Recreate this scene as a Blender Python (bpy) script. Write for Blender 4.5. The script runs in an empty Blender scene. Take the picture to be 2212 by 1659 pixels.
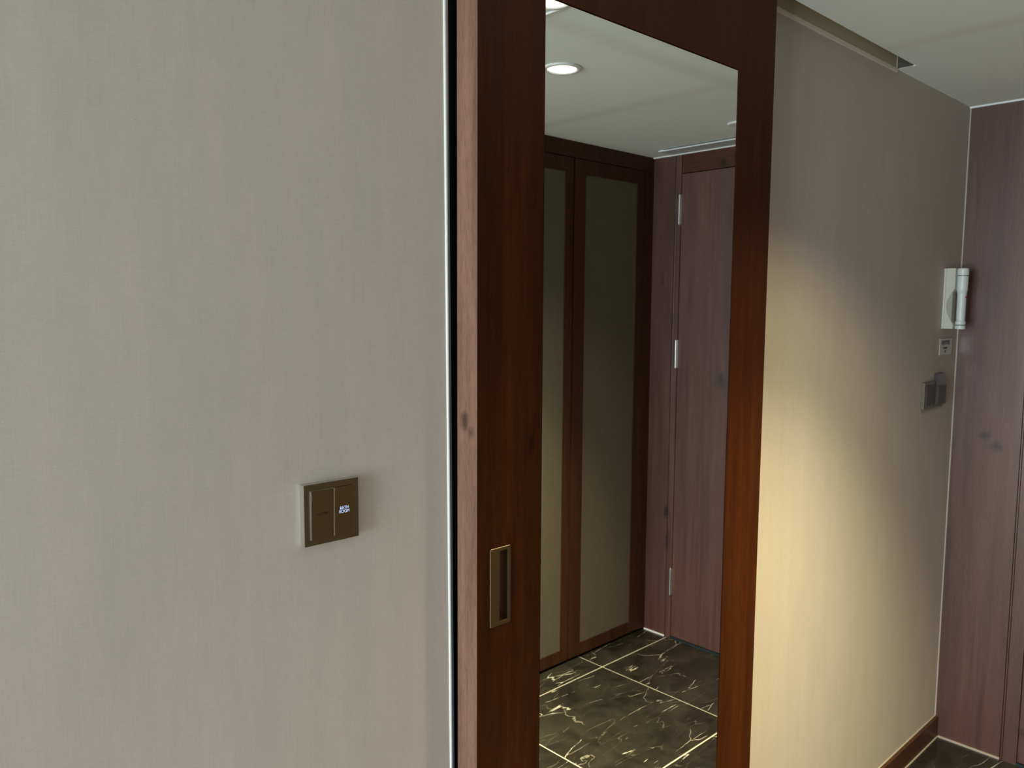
import bpy, bmesh, math, random
from mathutils import Vector, Matrix
C = bpy.context.scene.collection
sc = bpy.context.scene
S = 0.916                      # drawing units to metres (switch plate = 81 mm)
H = 2.299                      # ceiling
YW = 0.9945                    # long wall plane
XC = 3.128                     # entrance wall plane
YC = -0.456                    # wardrobe front plane
YD = 0.9455                    # sliding door front
DX0, DX1, DYB = 0.8143, 1.693, 0.9935

# ---------------------------------------------------------------- camera
f, yaw, pit, rol = 1725.5, 0.8155, -0.0971, 0.0053
F = Vector((math.cos(pit)*math.cos(yaw), math.cos(pit)*math.sin(yaw), math.sin(pit)))
R = Vector((math.sin(yaw), -math.cos(yaw), 0)); U = R.cross(F)
R2 = math.cos(rol)*R + math.sin(rol)*U; U2 = -math.sin(rol)*R + math.cos(rol)*U
cd = bpy.data.cameras.new('camera'); cam = bpy.data.objects.new('camera', cd); C.objects.link(cam)
M = Matrix((R2, U2, -F)).transposed().to_4x4(); M.translation = Vector((0, 0, 1.6*S)); cam.matrix_world = M
cd.sensor_width = 36; cd.lens = f/2212*36; cd.clip_start = 0.02
cd.dof.use_dof = True; cd.dof.focus_distance = 1.15*S*1.05; cd.dof.aperture_fstop = 14
sc.camera = cam

# ---------------------------------------------------------------- world, daylight, exposure
w = bpy.data.worlds.new('World'); sc.world = w; w.use_nodes = True
w.node_tree.nodes['Background'].inputs[0].default_value = (.75, .87, 1, 1)
w.node_tree.nodes['Background'].inputs[1].default_value = 0.6
def area(name, loc, rot, sx, sy, power, col):
    l = bpy.data.lights.new(name, 'AREA'); l.shape = 'RECTANGLE'; l.size = sx*S; l.size_y = sy*S
    l.energy = power; l.color = col
    o = bpy.data.objects.new(name, l); C.objects.link(o); o.location = Vector(loc)*S; o.rotation_euler = rot; return o
# daylight through the bedroom window far behind the camera, shining along the corridor
WIN = (-.95, .45, 0.25, 2.1)
area('window_daylight', (-4.62, (WIN[0]+WIN[1])/2, (WIN[2]+WIN[3])/2), (0, -math.pi/2, 0), WIN[3]-WIN[2], WIN[1]-WIN[0], 200, (.82, .93, 1))
vs = sc.view_settings; vs.view_transform = 'Standard'; vs.look = 'None'; vs.exposure = 0; vs.gamma = 1; vs.use_curve_mapping = False
sc.cycles.max_bounces = 10; sc.cycles.diffuse_bounces = 6; sc.cycles.use_denoising = True
sc.cycles.caustics_reflective = True

# ---------------------------------------------------------------- materials
def mat(name, rough=.5, metal=0., col=(.5, .5, .5), spec=.5):
    m = bpy.data.materials.new(name); m.use_nodes = True
    b = m.node_tree.nodes['Principled BSDF']
    b.inputs['Base Color'].default_value = (*col, 1); b.inputs['Roughness'].default_value = rough
    b.inputs['Metallic'].default_value = metal; b.inputs['Specular IOR Level'].default_value = spec
    return m, m.node_tree.nodes, m.node_tree.links, b
def pos(n, l, scale, off=(0, 0, 0)):
    g = n.new('ShaderNodeNewGeometry'); mp = n.new('ShaderNodeMapping'); mp.inputs['Scale'].default_value = scale
    mp.inputs['Location'].default_value = off; l.new(g.outputs['Position'], mp.inputs[0]); return mp.outputs[0]
def noise(n, l, vec, sc_, det=2, rough=.5, dist=0):
    t = n.new('ShaderNodeTexNoise'); t.inputs['Scale'].default_value = sc_; t.inputs['Detail'].default_value = det
    t.inputs['Roughness'].default_value = rough; t.inputs['Distortion'].default_value = dist
    l.new(vec, t.inputs['Vector']); return t.outputs['Fac']
def ramp(n, l, fac, stops):
    r = n.new('ShaderNodeValToRGB'); e = r.color_ramp.elements
    while len(e) < len(stops): e.new(.5)
    for el, (p, c) in zip(e, stops):
        el.position = p; el.color = (*c, 1) if len(c) == 3 else c
    l.new(fac, r.inputs[0]); return r.outputs[0]
def mix(n, l, a, b, fac, mode='MIX'):
    m = n.new('ShaderNodeMix'); m.data_type = 'RGBA'; m.blend_type = mode
    for s, v in ((m.inputs[6], a), (m.inputs[7], b), (m.inputs[0], fac)):
        if isinstance(v, (tuple, list)): s.default_value = (*v, 1)
        elif isinstance(v, (int, float)): s.default_value = v
        else: l.new(v, s)
    return m.outputs[2]
def math_(n, l, op, a, b=None, c=None):
    m = n.new('ShaderNodeMath'); m.operation = op
    for i, v in enumerate((a, b, c)):
        if v is None: continue
        if isinstance(v, (int, float)): m.inputs[i].default_value = v
        else: l.new(v, m.inputs[i])
    return m.outputs[0]
def bump(n, l, b, h, strength, dist=.001):
    bp = n.new('ShaderNodeBump'); bp.inputs['Strength'].default_value = strength; bp.inputs['Distance'].default_value = dist
    l.new(h, bp.inputs['Height']); l.new(bp.outputs[0], b.inputs['Normal']); return bp

def wood(name, dark, light, rough=.4, spec=.5, knots=(), bands=1., horiz=False, pores=.5, ps=430, pz=.06, coat=0.):
    """walnut veneer, grain running up the panel (or across when horiz)"""
    m, n, l, b = mat(name, rough, spec=spec)
    st = (1, .045, 1) if horiz else (1, 1, .045)
    st2 = (1, pz, 1) if horiz else (1, 1, pz)
    b.inputs['Coat Weight'].default_value = coat; b.inputs['Coat Roughness'].default_value = .34
    big = noise(n, l, pos(n, l, st), 14, 3, .55, .35)
    fine = noise(n, l, pos(n, l, st2, (3, 3, 0)), ps, 2, .6)
    mid = noise(n, l, pos(n, l, st, (7, 2, 1)), 70, 3, .6, .2)
    v = math_(n, l, 'ADD', math_(n, l, 'MULTIPLY', big, .55*bands), math_(n, l, 'MULTIPLY', mid, .45))
    base = ramp(n, l, v, [(.30, dark), (.68, light)])
    pm = ramp(n, l, fine, [(.36, (1-pores,)*3), (.55, (1, 1, 1))])
    col = mix(n, l, base, pm, 1., 'MULTIPLY')
    for (kx, ky, kz, rx, rz, st_) in knots:       # dark knots in the veneer
        g = n.new('ShaderNodeNewGeometry')
        d = n.new('ShaderNodeVectorMath'); d.operation = 'SUBTRACT'; l.new(g.outputs['Position'], d.inputs[0]); d.inputs[1].default_value = (kx*S, ky*S, kz*S)
        sx = n.new('ShaderNodeVectorMath'); sx.operation = 'MULTIPLY'; l.new(d.outputs[0], sx.inputs[0]); sx.inputs[1].default_value = (1/(rx*S), 1/(rx*S), 1/(rz*S))
        ln = n.new('ShaderNodeVectorMath'); ln.operation = 'LENGTH'; l.new(sx.outputs[0], ln.inputs[0])
        nz = noise(n, l, pos(n, l, (1, 1, .5)), 45, 3, .6)
        q = math_(n, l, 'ADD', ln.outputs['Value'], math_(n, l, 'MULTIPLY', math_(n, l, 'SUBTRACT', nz, .5), 2.2))
        k = ramp(n, l, q, [(.2, (st_,)*3), (1., (0, 0, 0))])
        col = mix(n, l, col, tuple(c*.35 for c in dark), k)
    l.new(col, b.inputs['Base Color'])
    rr = n.new('ShaderNodeMapRange'); rr.inputs[3].default_value = rough*.9; rr.inputs[4].default_value = rough*1.15
    l.new(mid, rr.inputs[0]); l.new(rr.outputs[0], b.inputs['Roughness'])
    bump(n, l, b, fine, .12, .0004)
    return m

def wallpaper(name, base):
    m, n, l, b = mat(name, .75, spec=.25)
    vert = noise(n, l, pos(n, l, (1, 1, .035)), 620, 2, .6)
    hor = noise(n, l, pos(n, l, (.12, .12, 1)), 900, 2, .6)
    broad = noise(n, l, pos(n, l, (1, 1, .12)), 26, 3, .6)
    h = math_(n, l, 'ADD', math_(n, l, 'MULTIPLY', vert, .5), math_(n, l, 'MULTIPLY', hor, .6))
    c1 = ramp(n, l, h, [(.30, tuple(c*.91 for c in base)), (.80, tuple(min(1, c*1.07) for c in base))])
    c2 = mix(n, l, c1, ramp(n, l, broad, [(.3, (.95, .955, .95)), (.7, (1.03, 1.02, 1.02))]), 1., 'MULTIPLY')
    # scattered glints and dark slubs in the weave
    sp = noise(n, l, pos(n, l, (.5, .5, 1)), 560, 1, .5)
    c3 = mix(n, l, c2, (.80, .78, .73), ramp(n, l, sp, [(.75, (0, 0, 0)), (.82, (.55, .55, .55))]))
    c4 = mix(n, l, c3, tuple(c*.62 for c in base), ramp(n, l, sp, [(.19, (.5, .5, .5)), (.25, (0, 0, 0))]))
    l.new(c4, b.inputs['Base Color'])
    bump(n, l, b, h, .16, .0005)
    return m

W = {}
W['door'] = wood('walnut_door', (.029, .0080, .0024), (.072, .0170, .0028), .42, .12, pores=.25,
                 knots=((.935, .9455, 1.37, .012, .02, .7),))
W['edge'] = wood('walnut_edge_band', (.15, .076, .050), (.34, .182, .125), .5, .35, pores=.24, ps=620, pz=.09,
                 knots=((.8143, .975, 1.415, .014, .022, .8), (.8143, .96, 1.40, .012, .014, .8)))
W['entry'] = wood('walnut_entrance', (.054, .020, .015), (.142, .058, .044), .37, 1., pores=.25, coat=.22,
                  knots=((XC, -.340, .62, .022, .045, 1.), (XC, -.330, .48, .018, .05, 1.), (XC, -.06, 1.27, .04, .05, .9), (XC, -.395, 1.72, .012, .04, .7),
                         (XC, .885, 1.155, .026, .018, 1.), (XC, .850, 1.118, .026, .022, 1.), (XC, .70, .12, .03, .03, .8), (XC, -.3, 1.0, .01, .03, .4)))
W['header'] = wood('walnut_header', (.045, .014, .007), (.115, .038, .018), .5, .3, horiz=True, pores=.3, knots=((XC, -.085, 2.235, .032, .028, .9),))
W['closet'] = wood('walnut_wardrobe', (.032, .012, .0065), (.080, .029, .014), .45, .2, pores=.3)
W['base'] = wood('walnut_skirting', (.040, .016, .009), (.10, .036, .016), .45, .3, pores=.3, horiz=False)
W['paper'] = wallpaper('woven_wallpaper', (.510, .456, .403))
W['paint'] = mat('ceiling_paint', .85, col=(.62, .60, .55), spec=.2)[0]
def ceiling_mat():
    m, n, l, b = mat('ceiling_paint_taped', .85, col=(.87, .92, .90), spec=.2)
    g = n.new('ShaderNodeNewGeometry'); s = n.new('ShaderNodeSeparateXYZ'); l.new(g.outputs['Position'], s.inputs[0])
    nz = noise(n, l, pos(n, l, (1, 1, 1)), 2.5, 2)
    def seam(axis, p, wd):
        d = math_(n, l, 'ABSOLUTE', math_(n, l, 'SUBTRACT', s.outputs[axis], p*S))
        r = n.new('ShaderNodeMapRange'); r.interpolation_type = 'SMOOTHSTEP'; r.inputs[1].default_value = 0; r.inputs[2].default_value = wd; r.inputs[3].default_value = 1; r.inputs[4].default_value = 0
        l.new(d, r.inputs[0]); return r.outputs[0]
    t = math_(n, l, 'MAXIMUM', seam(0, 2.275, .06), seam(1, .47, .06))     # filled plasterboard joints, their soft shading also put into the colour
    t = math_(n, l, 'MULTIPLY', t, math_(n, l, 'ADD', nz, .2))
    l.new(mix(n, l, (.87, .92, .90), (.78, .80, .78), t), b.inputs['Base Color'])
    bump(n, l, b, t, .3, .002)
    return m
W['ceil'] = ceiling_mat()
W['white'] = mat('white_bead_plastic', .45, col=(.80, .82, .82))[0]
W['caulk_and_glint'] = mat('cream_silicone_and_glint', .5, col=(.44, .40, .34))[0]  # silicone; also paints the light on the skirting's top edge
W['grout'] = mat('light_grout', .8, col=(.62, .58, .52))[0]
W['black'] = mat('black_rubber', .6, col=(.004, .004, .004), spec=.2)[0]
W['alu'] = mat('dark_anodised_channel', .4, .3, (.11, .165, .20))[0]
W['sill_shade'] = mat('shaded_threshold_metal', .4, .3, (.022, .034, .042))[0]  # dark bluish tone paints the shade gap under the door leaf
W['gap'] = mat('vent_gap_grey', .6, col=(.34, .38, .42))[0]
W['steel'] = mat('satin_steel', .28, 1, (.70, .72, .72))[0]
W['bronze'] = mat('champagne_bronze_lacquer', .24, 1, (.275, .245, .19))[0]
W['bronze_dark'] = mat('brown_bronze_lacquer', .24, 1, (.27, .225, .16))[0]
W['champ_lit'] = mat('champagne_metal_side_light', .3, .9, (.60, .59, .52))[0]  # paler copy of the switch metal, window light put into its colour
W['bronze_far'] = mat('bronze_satin_plate', .45, .6, (.17, .145, .11))[0]
W['bronze_far_dark'] = mat('dark_bronze_satin', .45, .5, (.06, .05, .04))[0]
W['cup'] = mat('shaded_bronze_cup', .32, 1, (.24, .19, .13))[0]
W['pull'] = mat('satin_bronze_pull', .30, 1, (.36, .27, .18))[0]
W['ivory'] = mat('ivory_plastic', .4, col=(.56, .56, .49))[0]
W['core'] = mat('olive_grey_plastic', .45, col=(.36, .36, .29))[0]
W['ivory2'] = mat('cool_white_plastic', .35, col=(.66, .71, .69))[0]
W['red'] = mat('red_button', .4, col=(.5, .03, .02))[0]
W['ink'] = mat('dark_print', .6, col=(.012, .007, .003))[0]
W['dusk'] = mat('grey_violet_plastic', .3, col=(.065, .048, .05))[0]
W['acryl'] = mat('pale_acrylic_plate', .2, col=(.44, .395, .33))[0]
W['mirror'] = mat('silvered_glass', .0, 1, (.95, .975, .965))[0]
W['slot'] = mat('olive_slot_lining', .6, col=(.50, .43, .28))[0]
W['slot_end_shade'] = mat('shaded_slot_end', .6, col=(.055, .053, .040))[0]  # darkened so the slot's shade sits in the end face colour
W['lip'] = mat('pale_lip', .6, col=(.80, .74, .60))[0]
W['vent'] = mat('vent_paint', .4, col=(.62, .66, .68))[0]
W['carpet'] = mat('pale_oak_laminate', .5, col=(.50, .485, .45))[0]
def emis(name, col, st):
    m = bpy.data.materials.new(name); m.use_nodes = True; n = m.node_tree.nodes; n.clear()
    e = n.new('ShaderNodeEmission'); e.inputs[0].default_value = (*col, 1); e.inputs[1].default_value = st
    o = n.new('ShaderNodeOutputMaterial'); m.node_tree.links.new(e.outputs[0], o.inputs[0]); return m
W['led'] = emis('backlit_lettering', (.50, .65, 1), 1.1)
W['lamp'] = emis('lamp_glow', (1, .90, .70), 3.2)
def fabric():
    m, n, l, b = mat('linen_panel', .8, spec=.2)
    v = noise(n, l, pos(n, l, (1, 1, .05)), 300, 2); h = noise(n, l, pos(n, l, (.1, .1, 1)), 350, 2)
    a = math_(n, l, 'ADD', math_(n, l, 'MULTIPLY', v, .5), math_(n, l, 'MULTIPLY', h, .5))
    l.new(ramp(n, l, a, [(.35, (.108, .098, .074)), (.65, (.128, .117, .088))]), b.inputs['Base Color']); bump(n, l, b, a, .2, .0005)
    return m
W['linen'] = fabric()
def marble():
    m, n, l, b = mat('dark_emperador_marble', .16, spec=.5)
    oi = n.new('ShaderNodeObjectInfo'); g = n.new('ShaderNodeNewGeometry')
    add = n.new('ShaderNodeVectorMath'); add.operation = 'MULTIPLY_ADD'
    cmb = n.new('ShaderNodeCombineXYZ'); l.new(oi.outputs['Random'], cmb.inputs[0]); l.new(oi.outputs['Random'], cmb.inputs[2])
    l.new(cmb.outputs[0], add.inputs[0]); add.inputs[1].default_value = (7, 0, 5); l.new(g.outputs['Position'], add.inputs[2])
    def mapped(rot, sc_):
        mp = n.new('ShaderNodeMapping'); mp.inputs['Rotation'].default_value = (0, 0, rot); mp.inputs['Scale'].default_value = sc_
        l.new(add.outputs[0], mp.inputs[0]); return mp.outputs[0]
    cloud = noise(n, l, mapped(.3, (1, 1, 1)), 9, 6, .65, .4)
    base = ramp(n, l, cloud, [(.3, (.009, .0085, .007)), (.75, (.038, .036, .029))])
    def veins(rot, sc_, s, wdt, amp, mlo, mhi, ms=4.5):
        vec = mapped(rot, sc_)
        nn = n.new('ShaderNodeTexNoise'); nn.inputs['Scale'].default_value = 9; nn.inputs['Detail'].default_value = 4; l.new(vec, nn.inputs['Vector'])
        ad = n.new('ShaderNodeVectorMath'); ad.operation = 'MULTIPLY_ADD'; l.new(nn.outputs['Color'], ad.inputs[0]); ad.inputs[1].default_value = (amp,)*3; l.new(vec, ad.inputs[2])
        v = n.new('ShaderNodeTexVoronoi'); v.feature = 'DISTANCE_TO_EDGE'; v.inputs['Scale'].default_value = s; l.new(ad.outputs[0], v.inputs['Vector'])
        wn = noise(n, l, mapped(rot+1, (1, 1, 1)), 16, 2, .6)
        th = math_(n, l, 'MULTIPLY', math_(n, l, 'SUBTRACT', wn, .28), wdt*4)
        r = n.new('ShaderNodeMapRange'); r.interpolation_type = 'SMOOTHSTEP'; l.new(v.outputs['Distance'], r.inputs[0])
        r.inputs[1].default_value = 0; l.new(math_(n, l, 'MAXIMUM', th, .0005), r.inputs[2]); r.inputs[3].default_value = 1; r.inputs[4].default_value = 0
        mk = noise(n, l, mapped(rot+.4, (1, 1, 1)), ms, 3, .6)
        k = ramp(n, l, mk, [(mlo, (0, 0, 0)), (mhi, (1, 1, 1))])
        return mix(n, l, r.outputs[0], k, 1., 'MULTIPLY')
    v1 = veins(.62, (.42, 1.25, 1), 3.4, .0065, .10, .49, .60)
    v2 = veins(-.55, (.6, 1.1, 1), 2.6, .006, .12, .52, .62)
    v3 = veins(.75, (.35, 1.6, 1), 9.0, .018, .10, .47, .66, 7)
    v4 = veins(.55, (.30, 1.8, 1), 6.0, .013, .08, .55, .61, 9)
    c = mix(n, l, base, (.11, .10, .075), v3); c = mix(n, l, c, (.22, .21, .17), v2)
    c = mix(n, l, c, (.40, .38, .32), v1); c = mix(n, l, c, (.52, .50, .43), v4)
    l.new(c, b.inputs['Base Color'])
    return m
W['marble'] = marble()

# ---------------------------------------------------------------- builders (coordinates in drawing units, scaled by S)
BASE = {}
def link(name, bm, material, parent=None, smooth=False):
    vs_ = [v.co for v in bm.verts]
    lo = Vector((min(v.x for v in vs_), min(v.y for v in vs_), min(v.z for v in vs_))); hi = Vector((max(v.x for v in vs_), max(v.y for v in vs_), max(v.z for v in vs_)))
    c = (lo+hi)/2
    for v in bm.verts: v.co = (v.co-c)*S
    bmesh.ops.recalc_face_normals(bm, faces=bm.faces)
    me = bpy.data.meshes.new(name); bm.to_mesh(me); bm.free()
    if smooth: me.polygons.foreach_set('use_smooth', [True]*len(me.polygons))
    me.materials.append(material)
    o = bpy.data.objects.new(name, me); C.objects.link(o)
    wpos = c*S; BASE[o.name] = wpos.copy()
    if parent is not None: o.parent = parent; o.location = wpos-BASE[parent.name]
    else: o.location = wpos
    return o
def thing(name, label, cat, loc, group=None):
    o = bpy.data.objects.new(name, None); C.objects.link(o); o.location = Vector(loc)*S; o.empty_display_size = .05
    BASE[o.name] = Vector(loc)*S; o['label'] = label
    if cat: o['category'] = cat
    if group: o['group'] = group
    return o
def tag(o, label, cat, group=None):
    o['label'] = label; o['category'] = cat
    if group: o['group'] = group
    return o
def struct(o, label=None):
    o['kind'] = 'structure'
    if label: o['label'] = label
    return o
def bx(bm, x0, x1, y0, y1, z0, z1, bev=0, seg=2):
    r = bmesh.ops.create_cube(bm, size=1)
    for v in r['verts']: v.co = Vector(((x0+x1)/2+v.co.x*(x1-x0), (y0+y1)/2+v.co.y*(y1-y0), (z0+z1)/2+v.co.z*(z1-z0)))
    if bev:
        es = list({e for v in r['verts'] for e in v.link_edges})
        bmesh.ops.bevel(bm, geom=es, offset=bev, segments=seg, affect='EDGES', profile=.5)
    return bm
def box(name, dims, material, parent=None, bev=0, seg=2):
    return link(name, bx(bmesh.new(), *dims, bev=bev, seg=seg), material, parent)
def boxes(name, lst, material, parent=None, bev=0):
    bm = bmesh.new()
    for d in lst: bx(bm, *d, bev=bev)
    return link(name, bm, material, parent)
def lathe(bm, prof, c, axis='Z', seg=32):
    """prof: list of (radius, height) around c"""
    rings = []
    for r, h in prof:
        ring = []
        for k in range(seg):
            a = 2*math.pi*k/seg
            p = (r*math.cos(a), r*math.sin(a), h)
            if axis == 'Y': p = (p[0], p[2], p[1])
            ring.append(bm.verts.new(Vector(c)+Vector(p)))
        rings.append(ring)
    for a, b_ in zip(rings, rings[1:]):
        for k in range(seg): bm.faces.new((a[k], a[(k+1) % seg], b_[(k+1) % seg], b_[k]))
    for ring in (rings[0], rings[-1]):
        try: bm.faces.new(ring)
        except ValueError: pass
    return bm
def prism_x(bm, poly, x0, x1):
    """poly of (y,z) pushed from x0 to x1"""
    a = [bm.verts.new((x0, y, z)) for y, z in poly]; b_ = [bm.verts.new((x1, y, z)) for y, z in poly]
    bm.faces.new(a); bm.faces.new(b_[::-1]); k = len(poly)
    for i in range(k): bm.faces.new((a[i], b_[i], b_[(i+1) % k], a[(i+1) % k]))
    return bm
def frame_boxes(x0, x1, y0, y1, z0, z1, hx0, hx1, hz0, hz1):
    return [(x0, hx0, y0, y1, z0, z1), (hx1, x1, y0, y1, z0, z1), (hx0, hx1, y0, y1, z0, hz0), (hx0, hx1, y0, y1, hz1, z1)]
def letters(name, s, size, loc, material, parent, xs=1., bold=0.0):
    cu = bpy.data.curves.new(name, 'FONT'); cu.body = s; cu.size = size*S; cu.align_x = 'CENTER'; cu.align_y = 'CENTER'
    cu.extrude = .00012*S; cu.offset = bold*S
    cu.space_line = .82; cu.materials.append(material)
    tmp = bpy.data.objects.new('tmp', cu); C.objects.link(tmp)
    bpy.context.view_layer.update()
    me = bpy.data.meshes.new_from_object(tmp.evaluated_get(bpy.context.evaluated_depsgraph_get()))
    bpy.data.objects.remove(tmp); me.materials.clear(); me.materials.append(material)
    o = bpy.data.objects.new(name, me); C.objects.link(o); o.parent = parent
    o.rotation_euler = (math.pi/2, 0, 0); o.scale = (xs, 1, 1); o.location = Vector(loc)*S-BASE[parent.name]
    return o

# ---------------------------------------------------------------- room shell
RX0, RY0 = -4.6, -3.2
ZT = 2.42
struct(boxes('wall_back', [(RX0, .797, YW, YW+.10, 0, ZT)], W['paper']), 'woven greige wallpapered wall with the two-rocker switch')
o = struct(box('wall_passage', (1.66, XC, YW, YW+.10, 0, ZT), W['paper']), 'same wallpaper beyond the sliding door, warm lamplight at its foot')
struct(box('wall_bathroom', (.60, 1.80, YW+1.1, YW+1.16, 0, ZT), W['paint']))
struct(boxes('trim_1', [(.80, .812, YW+.10, YW+1.1, 0, ZT), (1.66, 1.68, YW+.10, YW+1.1, 0, ZT)], W['paint']))
# entrance wall backing, walls of the bedroom behind the camera
struct(box('wall_entrance', (XC+.045, XC+.12, -1.2, YW+.1, 0, ZT), W['paint']))
struct(boxes('wall_window', frame_boxes(RY0-.1, YW+.1, 0, 1, 0, ZT, WIN[0], WIN[1], WIN[2], WIN[3]) and
    [(RX0-.1, RX0, RY0-.1, WIN[0], 0, ZT), (RX0-.1, RX0, WIN[1], YW+.1, 0, ZT), (RX0-.1, RX0, WIN[0], WIN[1], 0, WIN[2]), (RX0-.1, RX0, WIN[0], WIN[1], WIN[3], ZT)], W['paper']))
struct(box('wall_front', (RX0, 1.08, RY0-.1, RY0, 0, ZT), W['paper']))
struct(box('wall_wardrobe', (1.0, 1.08, RY0, -1.14, 0, ZT), W['paper']))
wn = struct(boxes('window_1', [(RX0-.06, RX0-.02, WIN[0], WIN[1], WIN[2], WIN[2]+.05), (RX0-.06, RX0-.02, WIN[0], WIN[1], WIN[3]-.05, WIN[3]),
    (RX0-.06, RX0-.02, WIN[0], WIN[0]+.05, WIN[2], WIN[3]), (RX0-.06, RX0-.02, WIN[1]-.05, WIN[1], WIN[2], WIN[3]),
    (RX0-.06, RX0-.02, -.27, -.23, WIN[2], WIN[3])], W['white']))
# ceiling with the door's track slot along the wall (x .79 .. 2.481)
SL0, SL1, SLY = .79, 2.481, .9435
ce = struct(boxes('ceiling', [(RX0, XC+.05, RY0, SLY, H, H+.12), (RX0, SL0, SLY, YW, H, H+.12), (SL1, XC+.05, SLY, YW, H, H+.12),
                              (SL0, SL1, SLY, YW, H+.10, H+.12)], W['ceil']), 'white painted plasterboard ceiling with a track slot along the wall')
struct(box('trim_2', (SL1-.006, SL1-.003, YW-.004, YW-.002, H-.001, H+.09), W['caulk_and_glint']))
struct(boxes('trim_16', [(SL0+.01, SL1-.003, YW-.002, YW, H+.0005, H+.099), ], W['slot']), 'dark lining inside the ceiling track slot')
struct(box('trim_17', (SL1-.003, SL1, SLY, YW, H+.0005, H+.099), W['slot_end_shade']))
struct(box('trim_3', (SL1-.003, SL1+.022, SLY-.003, SLY+.003, H-.002, H+.001), W['white']))
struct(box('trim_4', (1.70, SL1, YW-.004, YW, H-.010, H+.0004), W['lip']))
struct(box('trim_5', (1.420, 1.4255, -.45, SLY-.004, H-.004, H), W['white']), 'thin white ceiling bead')

# floor: marble tiles, light grout
fl = struct(box('floor', (RX0, XC+.05, RY0, YW+1.2, -.06, -.0035), W['grout']))
pitch, gx, gy = .6565, 1.993, .334
g = .0040
cols = [(gx-2*pitch, gx-pitch), (gx-pitch, gx), (gx, gx+pitch), (gx+pitch, XC+.02)]
rows = [(YC-.02, gy-pitch), (gy-pitch, gy), (gy, YW-.003)]
for (a, b2) in cols:
    for (c_, d_) in rows:
        box('tile', (a+g, b2-g, c_+g, d_-g, -.0034, 0), W['marble'], fl, bev=.0006, seg=1)
box('floor_boards', (RX0, gx-2*pitch-g, RY0, YW, -.0034, 0), W['carpet'], fl)

# ---------------------------------------------------------------- wall end: corner bead and door channel (slightly out of plumb)
def lean(bm, k=.0081, z0=.826):
    for v in bm.verts: v.co.x -= k*(v.co.z-z0)
    return bm
struct(link('trim_6', lean(bx(bmesh.new(), .7978, .8022, YW-.0030, YW+.006, 0, H, bev=.0018, seg=4)), W['white']), 'white corner bead at the wall end')
struct(link('trim_7', lean(bx(bmesh.new(), .8024, .8088, YW+.0012, YW+.03, 0, ZT)), W['alu']), 'dark grey door channel beside the wall end')
struct(box('trim_8', (.797, .845, YW+.012, YW+.09, 0, ZT), W['black']), 'black rubber door stop behind the sliding door')
struct(box('trim_9', (1.60, 1.66, YW+.012, YW+.09, 0, ZT), W['black']))

# ---------------------------------------------------------------- sliding door
dr = thing('door_1', 'dark walnut sliding door with a tall mirror and flush bronze pull', None, ((DX0+DX1)/2, (YD+DYB)/2, .008)); dr['kind'] = 'structure'
MX0, MX1, MZ0, MZ1 = .9600, 1.5455, .16, 2.1010
Z0, Z1 = .008, H+.05
eb = .0012
HX = (.842, .888, 1.0735, 1.206)       # pull plate
RX = (.862, .8825, 1.0795, 1.200)      # its recess
yb = YD+.022
bm = bmesh.new()
for d in frame_boxes(DX0+eb, MX0, YD, yb, Z0, Z1, RX[0], RX[1], RX[2], RX[3]): bx(bm, *d)
link('stile', bm, W['door'], dr)
box('stile', (MX1, DX1, YD, yb, Z0, Z1), W['door'], dr)
box('rail', (MX0, MX1, YD, yb, MZ1, Z1), W['door'], dr)
box('rail', (MX0, MX1, YD, yb, Z0, MZ0), W['door'], dr)
box('core', (DX0+eb, DX1, yb, DYB, Z0, Z1), W['door'], dr)
e_ = box('edge_band', (DX0, DX0+eb, YD-.0002, DYB, Z0, Z1), W['edge'], dr); e_['label'] = 'paler brown walnut edge of the door'
box('mirror_backing', (MX0, MX1, YD+.008, yb-.001, MZ0, MZ1), W['black'], dr)
mg = .0022
mo = box('mirror', (MX0+mg, MX1-mg, YD+.0012, YD+.0075, MZ0+mg, MZ1-mg), W['mirror'], dr); mo['label'] = 'tall frameless mirror pane set in the door'
# flush pull
def rounded_rect(x0, x1, z0, z1, r, k=5):
    pts = []
    for cx, cz, a0 in ((x1-r, z1-r, 0), (x0+r, z1-r, 90), (x0+r, z0+r, 180), (x1-r, z0+r, 270)):
        for i in range(k+1):
            a = math.radians(a0+90*i/k); pts.append((cx+r*math.cos(a), cz+r*math.sin(a)))
    return pts
def ring_plate(bm, outer, inner, y_front, y_back, ch):
    """flat plate with a hole and a chamfered rim; outer/inner have the same count"""
    def loop(pts, y): return [bm.verts.new((x, y, z)) for x, z in pts]
    cx = sum(p[0] for p in outer)/len(outer); cz = sum(p[1] for p in outer)/len(outer)
    hw = max(p[0] for p in outer)-cx; hz = max(p[1] for p in outer)-cz
    shr = [(cx+(x-cx)*(1-ch/hw), cz+(z-cz)*(1-ch/hz)) for x, z in outer]
    L = [loop(outer, y_back), loop(outer, y_front+ch), loop(shr, y_front), loop(inner, y_front), loop(inner, y_back)]
    k = len(outer)
    for a, b_ in zip(L, L[1:]):
        for i in range(k): bm.faces.new((a[i], a[(i+1) % k], b_[(i+1) % k], b_[i]))
    return bm
pl = ring_plate(bmesh.new(), rounded_rect(HX[0], HX[1], HX[2], HX[3], .003), rounded_rect(RX[0], RX[1], RX[2], RX[3], .0018), YD-.0022, YD+.0002, .0006)
hp = link('handle', pl, W['pull'], dr); hp['label'] = 'flush bronze pull plate with a narrow recess'
D2 = YD+.017; t = .0009
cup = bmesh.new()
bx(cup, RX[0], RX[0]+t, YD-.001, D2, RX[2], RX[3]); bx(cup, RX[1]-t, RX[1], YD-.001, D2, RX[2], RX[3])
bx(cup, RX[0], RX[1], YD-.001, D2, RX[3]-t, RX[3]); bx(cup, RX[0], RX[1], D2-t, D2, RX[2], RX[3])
link('recess_cup', cup, W['cup'], hp)
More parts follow.
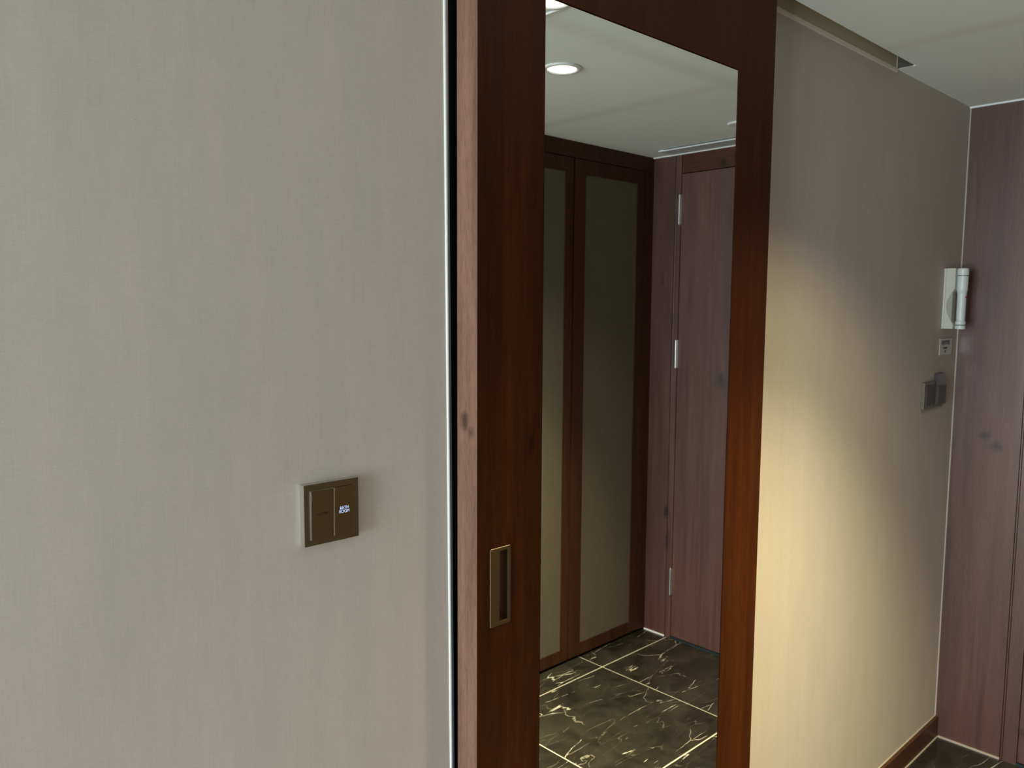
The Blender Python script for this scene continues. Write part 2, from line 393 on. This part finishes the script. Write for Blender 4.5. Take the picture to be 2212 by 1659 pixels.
box('recess_ledge', (RX[0], RX[1], YD-.001, D2, RX[2], RX[2]+t), W['pull'], hp)

# ---------------------------------------------------------------- skirting, beads, silicone lines and a painted edge glint
struct(box('baseboard_passage', (1.66, XC, YW-.013, YW, .001, .078), W['base'], bev=.0015), 'low dark wood skirting under the warm lit wall')
struct(box('baseboard_back', (RX0, .795, YW-.013, YW, .001, .078), W['base'], bev=.0015))
struct(box('trim_10', (1.66, XC, YW-.0035, YW, .078, .081), W['caulk_and_glint']), 'pale strip for the light caught along the skirting top')  # added strip, paints the light on the skirting's upper edge
struct(box('trim_11', (1.66, XC-.004, YW-.0165, YW-.013, .0005, .0045), W['caulk_and_glint']), 'pale silicone line between skirting and floor')
struct(box('trim_12', (XC-.004, XC, YW-.004, YW, .08, H), W['caulk_and_glint']), 'pale silicone line up the corner')
struct(box('trim_13', (XC-.008, XC, YC, YW, H-.0055, H), W['white']), 'white bead along the top of the wood wall')
struct(box('trim_14', (XC-.005, XC, .775, YW-.016, 0, .006), W['caulk_and_glint']))
struct(box('trim_15', (XC-.005, XC, YC, -.334, 0, .006), W['white']))

# ---------------------------------------------------------------- entrance end: wood panels and door
LZ = 2.207
wp = struct(box('wall_panelling', (XC, XC+.045, .7755, YW, 0, H), W['entry']), 'walnut panel beside the entrance door')
box('panel', (XC, XC+.045, YC, -.3345, 0, H), W['entry'], wp)
ed = thing('door_2', 'walnut entrance door with silver hinges at the corridor end', None, (XC+.02, .215, 0)); ed['kind'] = 'structure'
box('casing', (XC, XC+.045, .7235, .7665, 0, H), W['entry'], ed)
box('casing', (XC, XC+.045, -.3255, -.301, 0, H), W['entry'], ed)
box('bead', (XC+.0005, XC+.045, .7685, .7738, 0, H), W['entry'], ed, bev=.0008)
box('bead', (XC+.0005, XC+.045, -.3325, -.3275, 0, H), W['entry'], ed, bev=.0008)
box('leaf', (XC+.002, XC+.045, -.299, .7215, .012, LZ), W['entry'], ed, bev=.001)
box('header', (XC+.003, XC+.045, -.299, .7215, LZ+.004, H), W['header'], ed)
box('threshold', (XC-.004, XC+.045, -.301, .7235, 0, .010), W['sill_shade'], ed)
for za, zb in ((1.976, 2.118), (1.312, 1.449), (.213, .351)):
    bm = lathe(bmesh.new(), [(.0002, za), (.0045, za+.001), (.0062, za+.004), (.0062, zb-.004), (.0045, zb-.001), (.0002, zb)], (XC-.004, -.3045, 0), seg=16)
    for zz in (za+(zb-za)/3, za+2*(zb-za)/3): lathe(bm, [(.0066, zz-.0008), (.0066, zz+.0008)], (XC-.004, -.3045, 0), seg=16)
    bx(bm, XC-.003, XC+.004, -.3045, -.2975, za+.004, zb-.004)
    link('hinge', bm, W['steel'], ed)

# ---------------------------------------------------------------- wardrobe opposite (seen in the mirror)
wd = thing('wardrobe', 'built-in dark wood wardrobe with linen-panelled doors, seen in the mirror', 'wardrobe', (2.08, YC-.3, 0))
CX0 = 1.08
boxes('carcass', [(CX0, XC, YC-.60, YC-.58, 0, H-.002), (CX0, CX0+.03, YC-.58, YC-.03, 0, H-.002), (CX0, XC, YC-.58, YC-.03, H-.03, H-.002), (CX0, XC, YC-.57, YC-.03, 0.02, .05)], W['closet'], wd)
box('header', (CX0, XC, YC-.022, YC, 2.232, H-.001), W['closet'], wd)
box('post', (3.060, XC, YC-.022, YC, .012, 2.231), W['closet'], wd)
box('plinth', (CX0, XC, YC-.04, YC-.012, 0, .012), W['black'], wd)
box('divider', (CX0, XC-.07, YC-.03, YC-.024, .012, 2.23), W['black'], wd)
dw = .4915
for k in range(4):
    x1 = 3.056-k*dw; x0 = x1-dw+.010
    hx0, hx1, hz0, hz1 = x0+.070, x1-.052, .069, 2.168
    if k: hx1 = x1-.048
    d = boxes('door', frame_boxes(x0, x1, YC-.021, YC+.001, .014, 2.228, hx0, hx1, hz0, hz1), W['closet'], wd)
    box('linen_panel', (hx0, hx1, YC-.016, YC-.004, hz0, hz1), W['linen'], d)

# ---------------------------------------------------------------- wall switch on the near wall
PX0, PX1, PZ0, PZ1, PT = .5325, .6195, 1.265, 1.352, .0118
yf = YW-PT
sw = thing('light_switch', 'brown bronze two-rocker light switch with lit BATH ROOM lettering', 'light switch', ((PX0+PX1)/2, YW, PZ0))
box('body', (PX0, PX1, yf+.0009, YW, PZ0, PZ1), W['champ_lit'], sw)  # sides paler than the face to paint the light they catch
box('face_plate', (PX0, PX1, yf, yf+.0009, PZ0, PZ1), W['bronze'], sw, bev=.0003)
def rocker(x0, x1, z0, z1, dy_l, dy_r):
    bm = bx(bmesh.new(), x0, x1, yf-.0012, yf+.0035, z0, z1, bev=.0004)
    for v in bm.verts:
        if v.co.y < yf: v.co.y -= dy_l+(dy_r-dy_l)*(v.co.x-x0)/(x1-x0)+.0004*(v.co.z-z0)/(z1-z0)
    return bm
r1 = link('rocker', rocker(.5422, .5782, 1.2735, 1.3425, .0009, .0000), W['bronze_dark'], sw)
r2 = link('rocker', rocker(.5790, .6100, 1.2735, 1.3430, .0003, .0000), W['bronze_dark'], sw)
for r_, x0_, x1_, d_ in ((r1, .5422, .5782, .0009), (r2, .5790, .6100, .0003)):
    boxes('rocker_edge_light', [(x0_-.0006, x0_, yf-.0012-d_, yf+.001, 1.2735, 1.3428), (x0_, x1_, yf-.0010-d_*.5, yf+.001, 1.3426, 1.3430)], W['champ_lit'], r_)  # pale strips painting the light on left and top rocker edges
r1['label'] = 'left rocker printed MASTER'; r2['label'] = 'right rocker with blue-white lit BATH ROOM'
letters('lettering', 'MASTER', .0052, (.5595, yf-.0020, 1.3085), W['ink'], r1, 1.0)
letters('lettering', 'BATH\nROOM', .0064, (.5948, yf-.0020, 1.3090), W['led'], r2, .88)

# ---------------------------------------------------------------- switches by the entrance
s2 = thing('light_switch', 'brown metal light switch by the entrance, left of the card holder', 'light switch', (2.858, YW, 1.262))
box('face_plate', (2.813, 2.898, YW-.011, YW, 1.262, 1.353), W['bronze_far'], s2, bev=.0008)
box('rocker', (2.826, 2.888, YW-.0135, YW-.008, 1.274, 1.342), W['bronze_far_dark'], s2, bev=.0006)
s3 = thing('key_card_holder', 'dark key card holder nearest the corner, beside the light switch', 'card holder', (2.955, YW, 1.265))
box('body', (2.906, 2.995, YW-.009, YW, 1.262, 1.353), W['bronze_far'], s3, bev=.0008)
box('card_pocket', (2.918, 2.990, YW-.019, YW-.008, 1.272, 1.338), W['bronze_far_dark'], s3, bev=.0006)
link('card_guide', prism_x(bmesh.new(), [(YW-.018, 1.338), (YW-.001, 1.338), (YW-.001, 1.378), (YW-.010, 1.378)], 2.922, 2.986), W['dusk'], s3)

# notice under the torch
sg = thing('notice_plate', 'small pale plastic notice with dark lettering below the torch', 'sign', (3.01, YW, 1.438))
box('plate', (2.952, 3.068, YW-.0035, YW-.0005, 1.439, 1.496), W['acryl'], sg, bev=.0004)
letters('lettering', '비상조명등', .0175, (3.006, YW-.0042, 1.4815), W['ink'], sg, 1.0, .0001)
letters('lettering', 'Flashlight', .0105, (3.001, YW-.0042, 1.464), W['ink'], sg, 1.0)
bm = bmesh.new(); a = [bm.verts.new(p) for p in ((2.999, YW-.0042, 1.4545), (3.009, YW-.0042, 1.4545), (3.004, YW-.0042, 1.4460))]; bm.faces.new(a)
r_ = bmesh.ops.extrude_face_region(bm, geom=list(bm.faces))
for v in r_['geom']:
    if isinstance(v, bmesh.types.BMVert): v.co.y += .0005
link('arrow', bm, W['ink'], sg)

# torch holder and torch
hd = thing('torch_holder', 'ivory plastic wall holder with a curved side notch, near the corner', 'holder', (2.984, YW, 1.531))
zb_, zt_ = 1.531, 1.736
HF = .9590
def side_profile(front, arc):
    pts = [(YW, zb_), (front, zb_)]
    if arc:
        for i in range(17):
            t_ = i/16; z = 1.548+t_*(1.667-1.548); pts.append((front+.0235*math.sin(math.pi*t_), z))
    pts += [(front, zt_), (YW, zt_)]
    return pts
bm = prism_x(bmesh.new(), side_profile(HF, True), 2.9635, 3.0050)
bmesh.ops.bevel(bm, geom=[e for e in bm.edges if all(abs(v.co.y-YW) > .0005 for v in e.verts) and abs(e.verts[0].co.x-e.verts[1].co.x) < 1e-6], offset=.0016, segments=2, affect='EDGES', profile=.5)
link('shell', bm, W['ivory'], hd)
box('core', (2.9662, 3.0025, HF+.0065, YW-.006, zb_+.008, zt_-.05), W['core'], hd, bev=.0015, seg=2)
box('back_plate', (2.9600, 3.0085, YW-.0075, YW, zb_-.001, zt_+.001), W['ivory'], hd, bev=.003, seg=3)
TX, TY = 2.984, .9418
tc = (TX, TY, 0)
def tz(z): return 1.6+(z-1.6)*.988
to = thing('torch', 'white emergency torch with a red button, standing in the wall holder', 'torch', (TX, TY, tz(1.529)))
def tl(name, prof, m_, seg=40): link(name, lathe(bmesh.new(), [(r*.965, tz(z)) for r, z in prof], tc, seg=seg), W[m_], to)
tl('barrel', [(.006, 1.544), (.0150, 1.544), (.0165, 1.547), (.0165, 1.554), (.0140, 1.558), (.0145, 1.650), (.0172, 1.664), (.0178, 1.711), (.006, 1.711)], 'ivory2')
tl('head_cap', [(.006, 1.7135), (.0178, 1.7135), (.0182, 1.716), (.0182, 1.733), (.0168, 1.737), (.004, 1.738)], 'ivory2')
tl('joint_ring', [(.0160, 1.7105), (.0160, 1.714)], 'ink')
tl('tail_cap', [(.004, 1.529), (.0150, 1.529), (.0168, 1.532), (.0168, 1.5415), (.006, 1.5425)], 'ivory2')
tl('tail_ring', [(.0150, 1.541), (.0150, 1.5445)], 'ink')
bm = lathe(bmesh.new(), [(.0001, -.0155), (.002, -.0152), (.0028, -.0140), (.0028, -.012)], (TX-.004, TY, tz(1.639)), axis='Y', seg=16)
link('button', bm, W['red'], to)

# ---------------------------------------------------------------- ceiling fittings
def downlight(x, y, label, power, lit=True):
    t_ = thing('downlight', label, 'ceiling light', (x, y, H), 'recessed downlights')
    link('ring', lathe(bmesh.new(), [(.043, H-.0005), (.043, H-.003), (.047, H-.006), (.055, H-.005), (.060, H-.0005)], (x, y, 0), seg=48), W['white'], t_, smooth=True)
    bm = lathe(bmesh.new(), [(.0005, H-.0032), (.025, H-.0030), (.0428, H-.0014)], (x, y, 0), seg=48)
    link('lens', bm, W['lamp'], t_)
    # a reflector lamp: a wide weak spill and a strong narrow core
    for pw, ang, bl in ((power[0], 120, .6), (power[1], 88, 1.)):
        l_ = bpy.data.lights.new('downlight_lamp', 'SPOT'); l_.energy = pw; l_.color = (1, .86, .49); l_.spot_size = math.radians(ang); l_.spot_blend = bl
        l_.shadow_soft_size = .035
        lo = bpy.data.objects.new('downlight_lamp', l_); C.objects.link(lo); lo.parent = t_; lo.location = (0, 0, -.008)
    return t_
downlight(1.772, .219, 'round recessed downlight glowing fully visible in the mirror', (52, 500))
downlight(1.365, .565, 'round recessed downlight cut off at the mirror top edge', (2, 6))
sp = thing('sprinkler_cover', 'small white ceiling disc at the right edge of the mirror', 'sprinkler', (2.755, .212, H))
link('disc', lathe(bmesh.new(), [(.001, H-.010), (.036, H-.010), (.040, H-.007), (.040, H-.004)], (2.755, .212, 0), seg=40), W['white'], sp)
link('collar', lathe(bmesh.new(), [(.028, H-.004), (.028, H)], (2.755, .212, 0), seg=32), W['vent'], sp)
vt = thing('air_vent', 'long narrow white ceiling vent before the entrance door', 'air vent', (3.04, .2, H))
box('panel', (3.007, 3.112, -.345, .76, H-.002, H), W['vent'], vt)
box('frame', (2.996, 3.007, -.335, .76, H-.006, H), W['white'], vt, bev=.001)
box('slot', (2.972, 2.995, -.30, .74, H-.0015, H), W['gap'], vt)
